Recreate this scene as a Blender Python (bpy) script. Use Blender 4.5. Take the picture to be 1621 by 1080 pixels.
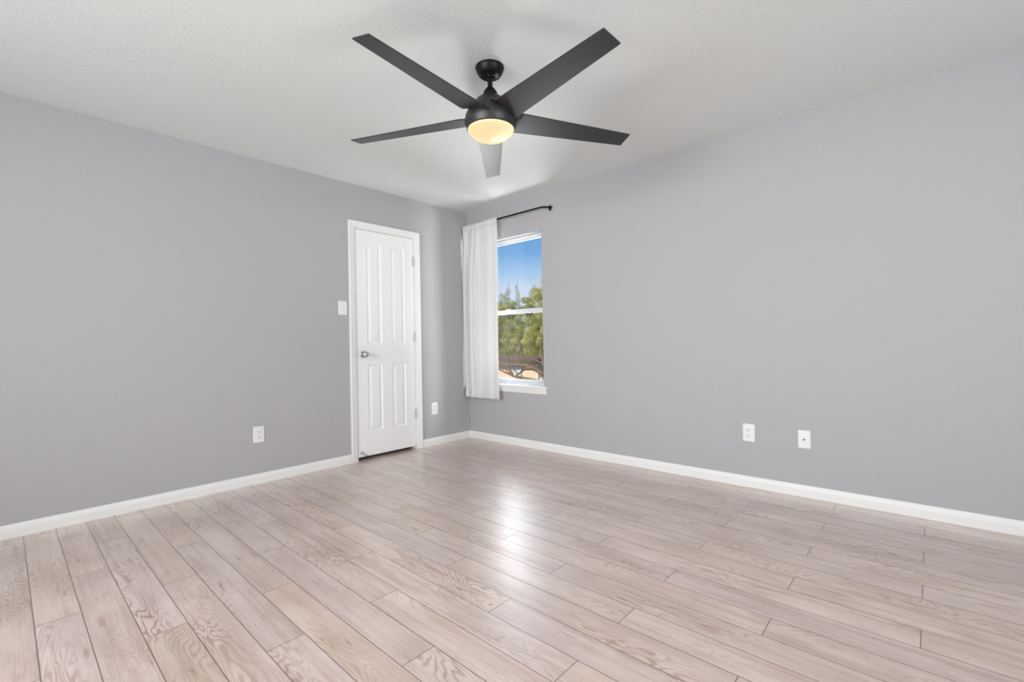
import bpy, bmesh, math, random
from mathutils import Vector, Matrix

for o in list(bpy.data.objects):
    bpy.data.objects.remove(o)
sc = bpy.context.scene
COL = sc.collection
PI = math.pi

# ------------------------------------------------------------------ camera
cam_d = bpy.data.cameras.new('camera')
cam_d.sensor_width = 36
cam_d.lens = 16.287
cam_d.clip_start = 0.02
cam_d.clip_end = 300
cam = bpy.data.objects.new('camera', cam_d)
COL.objects.link(cam)
F = Vector((-0.6715437673798873, 0.740945937969071, 0.005299575488793955))
Rv = Vector((0.7407608320030526, 0.6715094999423332, -0.018664974078278978))
U = Vector((0.017388452011985488, 0.008608629062233406, 0.99981174890191))
CP = Vector((3.748621498424309, -3.4319039429876237, 1.010844530591462))
cam.matrix_world = Matrix(((Rv.x, U.x, -F.x, CP.x), (Rv.y, U.y, -F.y, CP.y),
                           (Rv.z, U.z, -F.z, CP.z), (0, 0, 0, 1)))
sc.camera = cam

# ------------------------------------------------------------------ render look
sc.view_settings.view_transform = 'Standard'
sc.view_settings.look = 'None'
sc.view_settings.exposure = 0.0
sc.view_settings.gamma = 1.0
sc.view_settings.use_curve_mapping = False
try:
    sc.cycles.use_denoising = True
    sc.cycles.max_bounces = 10
    sc.cycles.diffuse_bounces = 6
    sc.cycles.transparent_max_bounces = 12
    sc.cycles.caustics_reflective = False
    sc.cycles.caustics_refractive = False
    sc.cycles.sample_clamp_indirect = 6
except Exception:
    pass

# ------------------------------------------------------------------ sky
world = bpy.data.worlds.new('sky')
sc.world = world
world.use_nodes = True
wn, wl = world.node_tree.nodes, world.node_tree.links
wn.clear()
w_out = wn.new('ShaderNodeOutputWorld')
w_bg = wn.new('ShaderNodeBackground')
w_tc = wn.new('ShaderNodeTexCoord')
w_sep = wn.new('ShaderNodeSeparateXYZ')
w_ramp = wn.new('ShaderNodeValToRGB')
wl.new(w_tc.outputs['Generated'], w_sep.inputs[0])
wl.new(w_sep.outputs['Z'], w_ramp.inputs[0])
cr = w_ramp.color_ramp
cr.elements[0].position = 0.0
cr.elements[0].color = (0.62, 0.78, 0.98, 1)
cr.elements[1].position = 0.34
cr.elements[1].color = (0.12, 0.31, 0.70, 1)
for pos, c in ((0.115, (0.66, 0.76, 0.93, 1)), (0.15, (0.40, 0.61, 0.89, 1)), (0.19, (0.21, 0.44, 0.81, 1)), (0.24, (0.15, 0.37, 0.75, 1))):
    e = cr.elements.new(pos)
    e.color = c
wl.new(w_ramp.outputs[0], w_bg.inputs[0])
w_bg.inputs[1].default_value = 1.0
wl.new(w_bg.outputs[0], w_out.inputs[0])


# ------------------------------------------------------------------ lamps
def area(name, loc, target, sx, sy, power, col, spread=180):
    d = bpy.data.lights.new(name, 'AREA')
    d.shape = 'RECTANGLE'
    d.size, d.size_y, d.energy, d.color = sx, sy, power, col
    d.spread = math.radians(spread)
    o = bpy.data.objects.new(name, d)
    COL.objects.link(o)
    o.visible_camera = 'corner' not in name
    o.location = loc
    o.rotation_euler = (Vector(target) - Vector(loc)).to_track_quat('-Z', 'Y').to_euler()
    return o


sun_d = bpy.data.lights.new('sun', 'SUN')
sun_d.energy = 4.6
sun_d.angle = math.radians(0.6)
sun_d.color = (1.0, 0.95, 0.86)
sun = bpy.data.objects.new('sun', sun_d)
COL.objects.link(sun)
sun.rotation_euler = Vector((0.50, 0.66, -0.56)).to_track_quat('-Z', 'Y').to_euler()

# added fill lamps just inside the assumed windows of the two unseen walls
area('front_window_fill', (2.4, -5.68, 1.42), (2.3, 0, 1.30), 2.6, 1.5, 80, (0.955, 0.985, 1.0), 120)
area('right_window_fill', (6.18, -2.5, 1.42), (0, -1.8, 1.30), 2.2, 1.5, 44, (0.95, 0.985, 1.0), 130)
# added lamps outside the corner window, hidden from the camera, boosting its daylight
area('daylight_corner_window', (0.10, 0.92, 0.12), (1.95, -1.60, 2.30), 0.55, 0.5, 12, (0.98, 0.99, 1.0), 75)
area('daylight_corner_window', (1.35, 0.95, 0.12), (0.85, -0.2, 1.25), 0.9, 0.7, 40, (0.97, 0.985, 1.0))
area('daylight_corner_window', (1.72, 0.62, 1.45), (0.0, -0.50, 1.30), 0.30, 0.8, 34, (0.97, 0.985, 1.0), 150)  # added side lamp for the bright patch between door and corner
area('daylight_corner_window', (-0.30, 0.70, 1.60), (0.45, 0.0, 1.35), 0.6, 1.3, 2.2, (0.97, 0.985, 1.0), 120)  # added backlight for the curtain
area('daylight_corner_window', (-0.36, 0.95, 1.75), (2.10, -1.45, 0.0), 0.45, 1.0, 0.85, (0.97, 0.985, 1.0), 50)  # added lamp for the window glare on the floor


# ------------------------------------------------------------------ material helpers
def mat(name, col=(0.8, 0.8, 0.8), rough=0.5, metal=0.0, spec=0.5, bump=None, coat=0.0):
    m = bpy.data.materials.new(name)
    m.use_nodes = True
    n, l = m.node_tree.nodes, m.node_tree.links
    b = n['Principled BSDF']
    b.inputs['Base Color'].default_value = (*col, 1)
    b.inputs['Roughness'].default_value = rough
    b.inputs['Metallic'].default_value = metal
    b.inputs['Specular IOR Level'].default_value = spec
    b.inputs['Coat Weight'].default_value = coat
    if bump:
        scale, strength, dist = bump[:3]
        tc = n.new('ShaderNodeTexCoord')
        no = n.new('ShaderNodeTexNoise')
        no.inputs['Scale'].default_value = scale
        no.inputs['Detail'].default_value = 3
        no.inputs['Roughness'].default_value = 0.5
        bp = n.new('ShaderNodeBump')
        bp.inputs['Strength'].default_value = strength
        bp.inputs['Distance'].default_value = dist
        l.new(tc.outputs['Object'], no.inputs['Vector'])
        src = no.outputs['Fac']
        if len(bump) > 3:      # flattened splatter: clamp the noise into plateaus
            mr = n.new('ShaderNodeMapRange')
            mr.interpolation_type = 'SMOOTHSTEP'
            mr.inputs['From Min'].default_value = bump[3]
            mr.inputs['From Max'].default_value = bump[4]
            l.new(src, mr.inputs['Value'])
            src = mr.outputs['Result']
        l.new(src, bp.inputs['Height'])
        l.new(bp.outputs['Normal'], b.inputs['Normal'])
    return m


M = {}
M['wall'] = mat('lilac_grey_paint', (0.436, 0.426, 0.442), 0.75, spec=0.25, bump=(95, 0.22, 0.003))
M['ceiling'] = mat('white_textured_ceiling_paint', (0.755, 0.785, 0.775), 0.9, spec=0.15, bump=(85, 0.12, 0.003, 0.40, 0.62))
M['trim'] = mat('white_trim_paint', (0.82, 0.82, 0.805), 0.35, spec=0.4)
M['door'] = mat('white_door_paint', (0.88, 0.88, 0.87), 0.4, spec=0.4, bump=(220, 0.06, 0.001))
M['vinyl'] = mat('white_window_vinyl', (0.70, 0.71, 0.73), 0.35)
M['plate'] = mat('white_plastic', (0.80, 0.80, 0.78), 0.35)
M['slot'] = mat('dark_slot', (0.03, 0.03, 0.03), 0.6)
M['nickel'] = mat('satin_nickel', (0.62, 0.61, 0.59), 0.22, metal=1.0)
M['hinge'] = mat('painted_hinge', (0.62, 0.62, 0.61), 0.35, spec=0.5)
M['stop'] = mat('grey_rubber', (0.42, 0.42, 0.42), 0.5)
M['rod'] = mat('black_iron', (0.004, 0.004, 0.004), 0.6, spec=0.2)
M['fan'] = mat('matte_black_fan', (0.020, 0.020, 0.021), 0.38, spec=0.5)
M['fan_black'] = mat('black_metal', (0.005, 0.005, 0.005), 0.42, spec=0.22)
M['fan_hub'] = mat('matte_black_housing', (0.024, 0.024, 0.025), 0.42, spec=0.5)
M['closet'] = mat('shade_dark_shell', (0.05, 0.045, 0.04), 0.9)  # near-black colour stands in for the shade inside the closet


def fabric():
    m = bpy.data.materials.new('white_curtain_fabric')
    m.use_nodes = True
    n, l = m.node_tree.nodes, m.node_tree.links
    n.clear()
    out = n.new('ShaderNodeOutputMaterial')
    d = n.new('ShaderNodeBsdfDiffuse')
    t = n.new('ShaderNodeBsdfTranslucent')
    mx = n.new('ShaderNodeMixShader')
    d.inputs[0].default_value = (0.80, 0.80, 0.79, 1)
    t.inputs[0].default_value = (0.85, 0.85, 0.84, 1)
    tc = n.new('ShaderNodeTexCoord')
    mp = n.new('ShaderNodeMapping')
    mp.inputs['Scale'].default_value = (600, 600, 250)
    no = n.new('ShaderNodeTexNoise')
    no.inputs['Scale'].default_value = 1.0
    bp = n.new('ShaderNodeBump')
    bp.inputs['Strength'].default_value = 0.15
    bp.inputs['Distance'].default_value = 0.001
    l.new(tc.outputs['Object'], mp.inputs[0])
    l.new(mp.outputs[0], no.inputs['Vector'])
    l.new(no.outputs['Fac'], bp.inputs['Height'])
    l.new(bp.outputs[0], d.inputs['Normal'])
    mx.inputs[0].default_value = 0.17
    l.new(d.outputs[0], mx.inputs[1])
    l.new(t.outputs[0], mx.inputs[2])
    l.new(mx.outputs[0], out.inputs[0])
    return m


def glass():
    m = bpy.data.materials.new('clear_window_glass')
    m.use_nodes = True
    n, l = m.node_tree.nodes, m.node_tree.links
    n.clear()
    out = n.new('ShaderNodeOutputMaterial')
    tr = n.new('ShaderNodeBsdfTransparent')
    gl = n.new('ShaderNodeBsdfGlossy')
    gl.inputs['Roughness'].default_value = 0.02
    fr = n.new('ShaderNodeFresnel')
    fr.inputs['IOR'].default_value = 1.45
    mx = n.new('ShaderNodeMixShader')
    tr.inputs[0].default_value = (0.97, 0.98, 0.975, 1)
    ge = n.new('ShaderNodeNewGeometry')      # reflect on the entering face only
    inv = n.new('ShaderNodeMath')
    inv.operation = 'SUBTRACT'
    inv.inputs[0].default_value = 1.0
    mu = n.new('ShaderNodeMath')
    mu.operation = 'MULTIPLY'
    l.new(ge.outputs['Backfacing'], inv.inputs[1])
    l.new(inv.outputs[0], mu.inputs[0])
    l.new(fr.outputs[0], mu.inputs[1])
    l.new(mu.outputs[0], mx.inputs[0])
    l.new(tr.outputs[0], mx.inputs[1])
    l.new(gl.outputs[0], mx.inputs[2])
    l.new(mx.outputs[0], out.inputs[0])
    return m


def bowl_glass():
    m = bpy.data.materials.new('frosted_lamp_glass')
    m.use_nodes = True
    n, l = m.node_tree.nodes, m.node_tree.links
    n.clear()
    out = n.new('ShaderNodeOutputMaterial')
    em = n.new('ShaderNodeEmission')
    em.inputs['Color'].default_value = (1.0, 0.66, 0.30, 1)
    em.inputs['Strength'].default_value = 0.62
    t = n.new('ShaderNodeBsdfTranslucent')
    t.inputs[0].default_value = (0.95, 0.93, 0.85, 1)
    g = n.new('ShaderNodeBsdfGlossy')
    g.inputs['Roughness'].default_value = 0.3
    m1 = n.new('ShaderNodeMixShader')
    m1.inputs[0].default_value = 0.04
    ad = n.new('ShaderNodeAddShader')
    l.new(t.outputs[0], m1.inputs[1])
    l.new(g.outputs[0], m1.inputs[2])
    l.new(em.outputs[0], ad.inputs[0])
    l.new(m1.outputs[0], ad.inputs[1])
    l.new(ad.outputs[0], out.inputs[0])
    return m


M['fabric'] = fabric()
M['glass'] = glass()
M['bowl'] = bowl_glass()

PW, PL = 0.1276, 1.2100          # plank width and length


def floor_mat():
    m = bpy.data.materials.new('pale_wood_laminate')
    m.use_nodes = True
    n, l = m.node_tree.nodes, m.node_tree.links
    b = n['Principled BSDF']

    def node(t, **kw):
        x = n.new(t)
        for k, v in kw.items():
            setattr(x, k, v)
        return x

    def math_(op, a, b_=None, c=None):
        x = node('ShaderNodeMath', operation=op)
        for i, v in enumerate((a, b_, c)):
            if v is None:
                continue
            if isinstance(v, (int, float)):
                x.inputs[i].default_value = v
            else:
                l.new(v, x.inputs[i])
        return x.outputs[0]

    def ramp(fac, stops):
        x = node('ShaderNodeValToRGB')
        e = x.color_ramp.elements
        e[0].position, e[0].color = stops[0][0], (*stops[0][1], 1)
        e[1].position, e[1].color = stops[-1][0], (*stops[-1][1], 1)
        for p_, c_ in stops[1:-1]:
            q = e.new(p_)
            q.color = (*c_, 1)
        l.new(fac, x.inputs[0])
        return x.outputs[0]

    def rng(v, a, b_, c=0.0, d=1.0, smooth=True):
        x = node('ShaderNodeMapRange')
        if smooth:
            x.interpolation_type = 'SMOOTHSTEP'
        for i, q in zip(('From Min', 'From Max', 'To Min', 'To Max'), (a, b_, c, d)):
            x.inputs[i].default_value = q
        l.new(v, x.inputs['Value'])
        return x.outputs['Result']

    def mix(kind, fac, a, b_):
        x = node('ShaderNodeMix', data_type='RGBA', blend_type=kind)
        for s, v in ((x.inputs[0], fac), (x.inputs[6], a), (x.inputs[7], b_)):
            if isinstance(v, (int, float)):
                s.default_value = v
            elif isinstance(v, tuple):
                s.default_value = (*v, 1)
            else:
                l.new(v, s)
        return x.outputs[2]

    uv = node('ShaderNodeUVMap', uv_map='plank')
    at = node('ShaderNodeAttribute', attribute_name='plank_random')
    su = node('ShaderNodeSeparateXYZ')
    l.new(uv.outputs[0], su.inputs[0])
    sr = node('ShaderNodeSeparateXYZ')
    l.new(at.outputs['Vector'], sr.inputs[0])
    u, v = su.outputs[0], su.outputs[1]
    r1, r2, r3 = sr.outputs[0], sr.outputs[1], sr.outputs[2]

    def vec(x, y, z):
        c = node('ShaderNodeCombineXYZ')
        for i, q in enumerate((x, y, z)):
            if isinstance(q, (int, float)):
                c.inputs[i].default_value = q
            else:
                l.new(q, c.inputs[i])
        return c.outputs[0]

    def noise(vv, detail=2.0, rough=0.5, dist=0.0):
        x = node('ShaderNodeTexNoise')
        x.inputs['Scale'].default_value = 1.0
        x.inputs['Detail'].default_value = detail
        x.inputs['Roughness'].default_value = rough
        x.inputs['Distortion'].default_value = dist
        l.new(vv, x.inputs['Vector'])
        return x.outputs['Fac']

    o1 = math_('MULTIPLY', r1, 53.0)
    o2 = math_('MULTIPLY', r2, 71.0)
    o3 = math_('MULTIPLY', r3, 37.0)
    # growth-ring field, stretched along the plank; its contour lines are the cathedral grain and knots
    fld = noise(vec(math_('MULTIPLY_ADD', u, 2.1, o1), math_('MULTIPLY_ADD', v, 11.0, o2), o3), 2.5, 0.42, 0.35)
    rings = math_('SINE', math_('MULTIPLY', fld, 135.0))
    dark_line = rng(rings, 0.30, 1.0)
    light_line = rng(math_('MULTIPLY', rings, -1.0), 0.35, 1.0)
    where = noise(vec(math_('MULTIPLY_ADD', u, 1.6, o3), math_('MULTIPLY_ADD', v, 7.0, o1), o2), 1.5, 0.5)
    strength = math_('MULTIPLY', rng(where, 0.44, 0.66), rng(r3, 0.0, 1.0, 0.30, 1.0, False))
    # dark elongated flecks and knots
    knot = rng(noise(vec(math_('MULTIPLY_ADD', u, 3.4, o2), math_('MULTIPLY_ADD', v, 26.0, o3), o1), 2.0, 0.5, 0.2), 0.665, 0.76)
    # straight fine grain
    fine = noise(vec(math_('MULTIPLY_ADD', u, 9.0, o1), math_('MULTIPLY_ADD', v, 330.0, o2), o3), 2.0, 0.6)
    med = noise(vec(math_('MULTIPLY_ADD', u, 1.2, o2), math_('MULTIPLY_ADD', v, 42.0, o3), o1), 3.0, 0.55)
    blotch = noise(vec(math_('MULTIPLY_ADD', u, 3.0, o3), math_('MULTIPLY_ADD', v, 9.0, o1), o2), 3.0, 0.55)

    base = mix('MIX', rng(blotch, 0.30, 0.72), (0.585, 0.462, 0.412), (0.725, 0.605, 0.555))
    tone = mix('MIX', r2, (0.99, 0.985, 1.00), (1.02, 0.99, 0.93))
    base = mix('MULTIPLY', 1.0, base, tone)
    val = math_('MULTIPLY_ADD', r1, 0.10, 0.95)
    base = mix('MULTIPLY', 1.0, base, vec(val, val, val))
    base = mix('MULTIPLY', math_('MULTIPLY', rng(med, 0.48, 0.70), 0.60), base, (0.78, 0.69, 0.62))
    base = mix('MULTIPLY', rng(fine, 0.42, 0.75), base, (0.84, 0.80, 0.77))
    base = mix('MULTIPLY', math_('MULTIPLY', math_('MULTIPLY', dark_line, strength), 1.0), base, (0.62, 0.51, 0.45))
    base = mix('SCREEN', math_('MULTIPLY', math_('MULTIPLY', light_line, strength), 0.55), base, (0.20, 0.17, 0.15))
    base = mix('MULTIPLY', math_('MULTIPLY', knot, 0.75), base, (0.62, 0.52, 0.47))

    # micro-bevel seams
    ev = math_('MINIMUM', v, math_('SUBTRACT', PW, v))
    eu = math_('MINIMUM', u, math_('SUBTRACT', PL, u))
    seam_v = rng(ev, 0.0009, 0.0022, 1.0, 0.0)
    seam_u = rng(eu, 0.0009, 0.0022, 1.0, 0.0)
    seam = math_('MAXIMUM', seam_v, seam_u)
    col = mix('MIX', math_('MULTIPLY', seam, 0.85), base, (0.09, 0.055, 0.04))
    l.new(col, b.inputs['Base Color'])
    rough = math_('MULTIPLY_ADD', fine, 0.10, 0.25)
    l.new(math_('ADD', rough, math_('MULTIPLY', seam, 0.3)), b.inputs['Roughness'])
    b.inputs['Specular IOR Level'].default_value = 0.6
    b.inputs['Coat Weight'].default_value = 1.0
    b.inputs['Coat IOR'].default_value = 1.5
    b.inputs['Coat Roughness'].default_value = 0.33
    hgt = math_('SUBTRACT', math_('MULTIPLY', math_('MULTIPLY', rings, strength), 0.10), math_('MULTIPLY', seam, 1.0))
    hgt = math_('MULTIPLY_ADD', fine, 0.10, hgt)
    bp = node('ShaderNodeBump')
    bp.inputs['Strength'].default_value = 0.35
    bp.inputs['Distance'].default_value = 0.0008
    l.new(hgt, bp.inputs['Height'])
    l.new(bp.outputs[0], b.inputs['Normal'])
    return m


M['floor'] = floor_mat()


# ------------------------------------------------------------------ mesh helpers
def link(name, bm, m, parent=None, smooth=False, kind=None, bevel=0.0, loc=None):
    bmesh.ops.recalc_face_normals(bm, faces=bm.faces)
    me = bpy.data.meshes.new(name)
    bm.to_mesh(me)
    bm.free()
    if m is not None:
        me.materials.append(m)
    o = bpy.data.objects.new(name, me)
    COL.objects.link(o)
    if smooth:
        for p_ in me.polygons:
            p_.use_smooth = True
    if bevel:
        b = o.modifiers.new('bevel', 'BEVEL')
        b.width = bevel
        b.segments = 2
        b.limit_method = 'ANGLE'
        b.angle_limit = math.radians(40)
    if parent:
        o.parent = parent
        o.matrix_parent_inverse = parent.matrix_basis.inverted()
    if kind:
        o['kind'] = kind
    return o


def smooth_by_angle(o, ang=35):
    me = o.data
    me.polygons.foreach_set('use_smooth', [True] * len(me.polygons))
    me.set_sharp_from_angle(angle=math.radians(ang))


def empty(name, loc, kind=None, label=None, cat=None, group=None):
    o = bpy.data.objects.new(name, None)
    o.empty_display_size = 0.1
    COL.objects.link(o)
    o.location = loc
    if kind:
        o['kind'] = kind
    if label:
        o['label'] = label
    if cat:
        o['category'] = cat
    if group:
        o['group'] = group
    return o


def box(bm, a, b):
    x0, y0, z0 = [min(p_, q) for p_, q in zip(a, b)]
    x1, y1, z1 = [max(p_, q) for p_, q in zip(a, b)]
    v = [bm.verts.new(c) for c in ((x0, y0, z0), (x1, y0, z0), (x1, y1, z0), (x0, y1, z0),
                                   (x0, y0, z1), (x1, y0, z1), (x1, y1, z1), (x0, y1, z1))]
    for f in ((0, 3, 2, 1), (4, 5, 6, 7), (0, 1, 5, 4), (1, 2, 6, 5), (2, 3, 7, 6), (3, 0, 4, 7)):
        bm.faces.new([v[i] for i in f])


def sweep(bm, rings, closed=True, caps=True):
    """rings: list of equal-length point lists"""
    vs = [[bm.verts.new(p_) for p_ in r] for r in rings]
    k = len(rings[0])
    for i in range(len(vs) - 1):
        for j in range(k if closed else k - 1):
            bm.faces.new((vs[i][j], vs[i][(j + 1) % k], vs[i + 1][(j + 1) % k], vs[i + 1][j]))
    if caps and closed:
        bm.faces.new(vs[0][::-1])
        bm.faces.new(vs[-1])
    return vs


def lathe(bm, prof, c=(0, 0, 0), n=48, axis='z'):
    rings = []
    for r, h in prof:
        ring = []
        for i in range(n):
            a = 2 * PI * i / n
            p_ = (r * math.cos(a), r * math.sin(a), h)
            if axis == 'x':
                p_ = (h, p_[0], p_[1])
            elif axis == 'y':
                p_ = (p_[0], h, p_[1])
            ring.append((p_[0] + c[0], p_[1] + c[1], p_[2] + c[2]))
        rings.append(ring)
    sweep(bm, rings)


def tube(bm, pts, r, n=14):
    pts = [Vector(p_) for p_ in pts]
    rad = r if isinstance(r, (list, tuple)) else [r] * len(pts)
    rings = []
    up = Vector((0, 0, 1))
    for i, p_ in enumerate(pts):
        t = (pts[min(i + 1, len(pts) - 1)] - pts[max(i - 1, 0)]).normalized()
        if abs(t.dot(up)) > 0.97:
            up = Vector((1, 0, 0))
        s = t.cross(up).normalized()
        w = s.cross(t).normalized()
        up = w
        rings.append([tuple(p_ + (s * math.cos(2 * PI * j / n) + w * math.sin(2 * PI * j / n)) * rad[i]) for j in range(n)])
    sweep(bm, rings)


def uvsphere(bm, c, r, n=20, m=12, sc3=(1, 1, 1)):
    geo = bmesh.ops.create_uvsphere(bm, u_segments=n, v_segments=m, radius=r)
    for v in geo['verts']:
        v.co = Vector((v.co.x * sc3[0] + c[0], v.co.y * sc3[1] + c[1], v.co.z * sc3[2] + c[2]))


# ------------------------------------------------------------------ the room shell
H = 2.44
X1, Y1 = 6.30, -5.80             # far sides of the room, behind the camera
TH = 0.14
WX0, WX1, WZ0, WZ1 = 0.125, 1.035, 0.600, 2.077   # corner window opening
DY0, DY1, DZ1 = -1.345, -0.697, 2.066            # closet door opening


def wall_with_hole(name, axis, pos, thick, a0, a1, z0, z1, holes):
    """axis 'x': wall in plane x=pos, runs along y. Solid slab with rectangular openings, one mesh."""
    bm = bmesh.new()
    cuts_a = sorted({a0, a1} | {h[0] for h in holes} | {h[1] for h in holes})
    cuts_z = sorted({z0, z1} | {h[2] for h in holes} | {h[3] for h in holes})

    def solid(i, j):
        if i < 0 or j < 0 or i >= len(cuts_a) - 1 or j >= len(cuts_z) - 1:
            return False
        ca, cz = (cuts_a[i] + cuts_a[i + 1]) / 2, (cuts_z[j] + cuts_z[j + 1]) / 2
        return not any(h[0] < ca < h[1] and h[2] < cz < h[3] for h in holes)

    def P(a, z, d):
        return (pos + d, a, z) if axis == 'x' else (a, pos + d, z)

    cache = {}

    def V(a, z, d):
        k = (a, z, d)
        if k not in cache:
            cache[k] = bm.verts.new(P(a, z, d))
        return cache[k]

    for i in range(len(cuts_a) - 1):
        for j in range(len(cuts_z) - 1):
            if not solid(i, j):
                continue
            A0, A1, Z0, Z1 = cuts_a[i], cuts_a[i + 1], cuts_z[j], cuts_z[j + 1]
            for d in (0, thick):
                bm.faces.new((V(A0, Z0, d), V(A1, Z0, d), V(A1, Z1, d), V(A0, Z1, d)))
            for (ni, nj, p_, q) in ((i - 1, j, (A0, Z0), (A0, Z1)), (i + 1, j, (A1, Z0), (A1, Z1)),
                                    (i, j - 1, (A0, Z0), (A1, Z0)), (i, j + 1, (A0, Z1), (A1, Z1))):
                if not solid(ni, nj):
                    bm.faces.new((V(*p_, 0), V(*q, 0), V(*q, thick), V(*p_, thick)))
    return link(name, bm, M['wall'], kind='structure')


wall_with_hole('wall_left', 'x', 0, -TH, Y1 - TH, TH, 0, H, [(DY0, DY1, 0, DZ1)])
wall_with_hole('wall_back', 'y', 0, TH, 0, X1 + TH, 0, H, [(WX0, WX1, WZ0, WZ1)])
wall_with_hole('wall_right', 'x', X1, TH, Y1 - TH, 0, 0, H, [(-3.6, -1.4, 0.66, 2.16)])
wall_with_hole('wall_front', 'y', Y1, -TH, 0, X1, 0, H, [(1.1, 3.7, 0.66, 2.16)])

bm = bmesh.new()
box(bm, (-TH, Y1 - TH, H), (X1 + TH, TH, H + 0.16))
link('ceiling', bm, M['ceiling'], kind='structure')
bm = bmesh.new()      # roof slab, its long unseen eave added to block sun from the front window
box(bm, (-0.9, Y1 - 2.75, H + 0.161), (X1 + 0.6, TH, H + 0.30))
link('roof', bm, M['closet'], kind='structure')

# floor: laminate planks 1.21 m x 0.1276 m running along x, end joints stepping in thirds
random.seed(11)
bm = bmesh.new()
uvl = bm.loops.layers.uv.new('plank')
rl = bm.verts.layers.float_vector.new('plank_random')
Y_SEAM = -3.2305
fx0, fx1, fy0, fy1 = -0.13, X1, Y1, 0.0
k = -22
while Y_SEAM + k * PW < fy1:
    ya, yb = Y_SEAM + k * PW, Y_SEAM + (k + 1) * PW
    j0 = 0.881 - 0.4037 * (k % 3)
    while j0 > fx0:
        j0 -= PL
    while j0 < fx1:
        xa, xb = max(j0, fx0), min(j0 + PL, fx1)
        y0c, y1c = max(ya, fy0), min(yb, fy1)
        if xb > xa and y1c > y0c:
            rr = Vector((random.random(), random.random(), random.random()))
            flip = random.random() < 0.5
            vs = []
            for x, y in ((xa, y0c), (xb, y0c), (xb, y1c), (xa, y1c)):
                vv = bm.verts.new((x, y, 0))
                vv[rl] = rr
                vs.append(vv)
            f = bm.faces.new(vs)
            for lp in f.loops:
                uu, v2 = lp.vert.co.x - j0, lp.vert.co.y - ya
                if flip:
                    uu, v2 = PL - uu, PW - v2
                lp[uvl].uv = (uu, v2)
        j0 += PL
    k += 1
# a thickness below the boards
bx = bmesh.new()
fl = link('floor', bm, M['floor'], kind='structure')
for p_ in fl.data.polygons:
    if p_.normal.z < 0:
        p_.flip()
bx.free()
bm = bmesh.new()
box(bm, (-0.85, Y1 - TH, -0.20), (X1 + TH, TH, -0.004))
link('floor_slab', bm, M['closet'], kind='structure')

# closet behind the door
bm = bmesh.new()
for a, b in (((-0.80, -2.0, 0), (-0.76, -0.1, H)), ((-0.76, -2.0, 0), (-TH, -1.96, H)), ((-0.76, -0.14, 0), (-TH, -0.1, H))):
    box(bm, a, b)
link('wall_closet', bm, M['closet'], kind='structure')
bm = bmesh.new()
box(bm, (-0.80, -2.0, H), (-TH, -0.1, H + 0.16))
link('ceiling_closet', bm, M['closet'], kind='structure')

# baseboards: colonial profile, (out from wall, height)
BP = [(0, 0), (0.013, 0), (0.013, 0.046), (0.0115, 0.050), (0.0115, 0.053), (0.009, 0.060), (0.0075, 0.064), (0.0075, 0.067), (0.005, 0.0725), (0, 0.0735)]


def baseboard(name, along, pos, sign, a0, a1, mit0=0, mit1=0):
    bm = bmesh.new()
    rings = []
    for a, mt in ((a0, mit0), (a1, mit1)):
        ring = []
        for o_, z in BP:
            if along == 'y':
                ring.append((pos + sign * o_, a + mt * o_, z))
            else:
                ring.append((a + mt * o_, pos + sign * o_, z))
        rings.append(ring)
    sweep(bm, rings)
    return link(name, bm, M['trim'], kind='structure')


baseboard('baseboard_left', 'y', 0, 1, Y1, -1.401, 1, 0)
baseboard('baseboard_left', 'y', 0, 1, -0.646, 0, 0, -1)
baseboard('baseboard_back', 'x', 0, -1, 0, X1, 1, -1)
baseboard('baseboard_right', 'y', X1, -1, Y1, 0, 1, -1)
baseboard('baseboard_front', 'x', Y1, 1, 0, X1, 1, -1)

# ------------------------------------------------------------------ closet door
door = empty('door_1', (0, -1.02, 0), kind='structure')


def frame_sweep(bm, prof, path_in, to3):
    """mitred casing: prof (w outward from opening, t out of wall); path_in = inner rectangle corners open at the floor"""
    (ya, yb, zt) = path_in
    rings = []
    for y, z, dy, dz in ((ya, 0, -1, 0), (ya, zt, -1, 1), (yb, zt, 1, 1), (yb, 0, 1, 0)):
        rings.append([to3(y + dy * w, z + dz * w, t) for w, t in prof])
    sweep(bm, rings)


CP_ = [(0, 0), (0, 0.009), (0.004, 0.0105), (0.010, 0.0105), (0.014, 0.013), (0.030, 0.0145), (0.036, 0.0175), (0.042, 0.0185), (0.050, 0.0185), (0.0545, 0.016), (0.0545, 0)]
bm = bmesh.new()
frame_sweep(bm, CP_, (-1.3425, -0.6995, 2.0625), lambda y, z, t: (t, y, z))
link('door_casing', bm, M['trim'], door)
bm = bmesh.new()      # jamb: two legs, head and stops
box(bm, (-TH, DY0, 0), (0.0, DY0 + 0.015, DZ1))
box(bm, (-TH, DY1 - 0.015, 0), (0.0, DY1, DZ1))
box(bm, (-TH, DY0 + 0.015, DZ1 - 0.012), (0.0, DY1 - 0.015, DZ1))
box(bm, (-0.075, DY0 + 0.015, 0), (-0.041, DY0 + 0.026, DZ1 - 0.012))
box(bm, (-0.075, DY1 - 0.026, 0), (-0.041, DY1 - 0.015, DZ1 - 0.012))
box(bm, (-0.075, DY0 + 0.026, DZ1 - 0.023), (-0.041, DY1 - 0.026, DZ1 - 0.012))
link('door_jamb', bm, M['trim'], door)

# slab with four moulded panels
SY0, SY1, SZ0, SZ1 = -1.3265, -0.7150, 0.030, 2.0505
FX = -0.003
panels = [(-1.222, -1.074, 1.030, 1.940), (-0.968, -0.820, 1.030, 1.940),
          (-1.222, -1.074, 0.245, 0.846), (-0.968, -0.820, 0.245, 0.846)]


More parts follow.
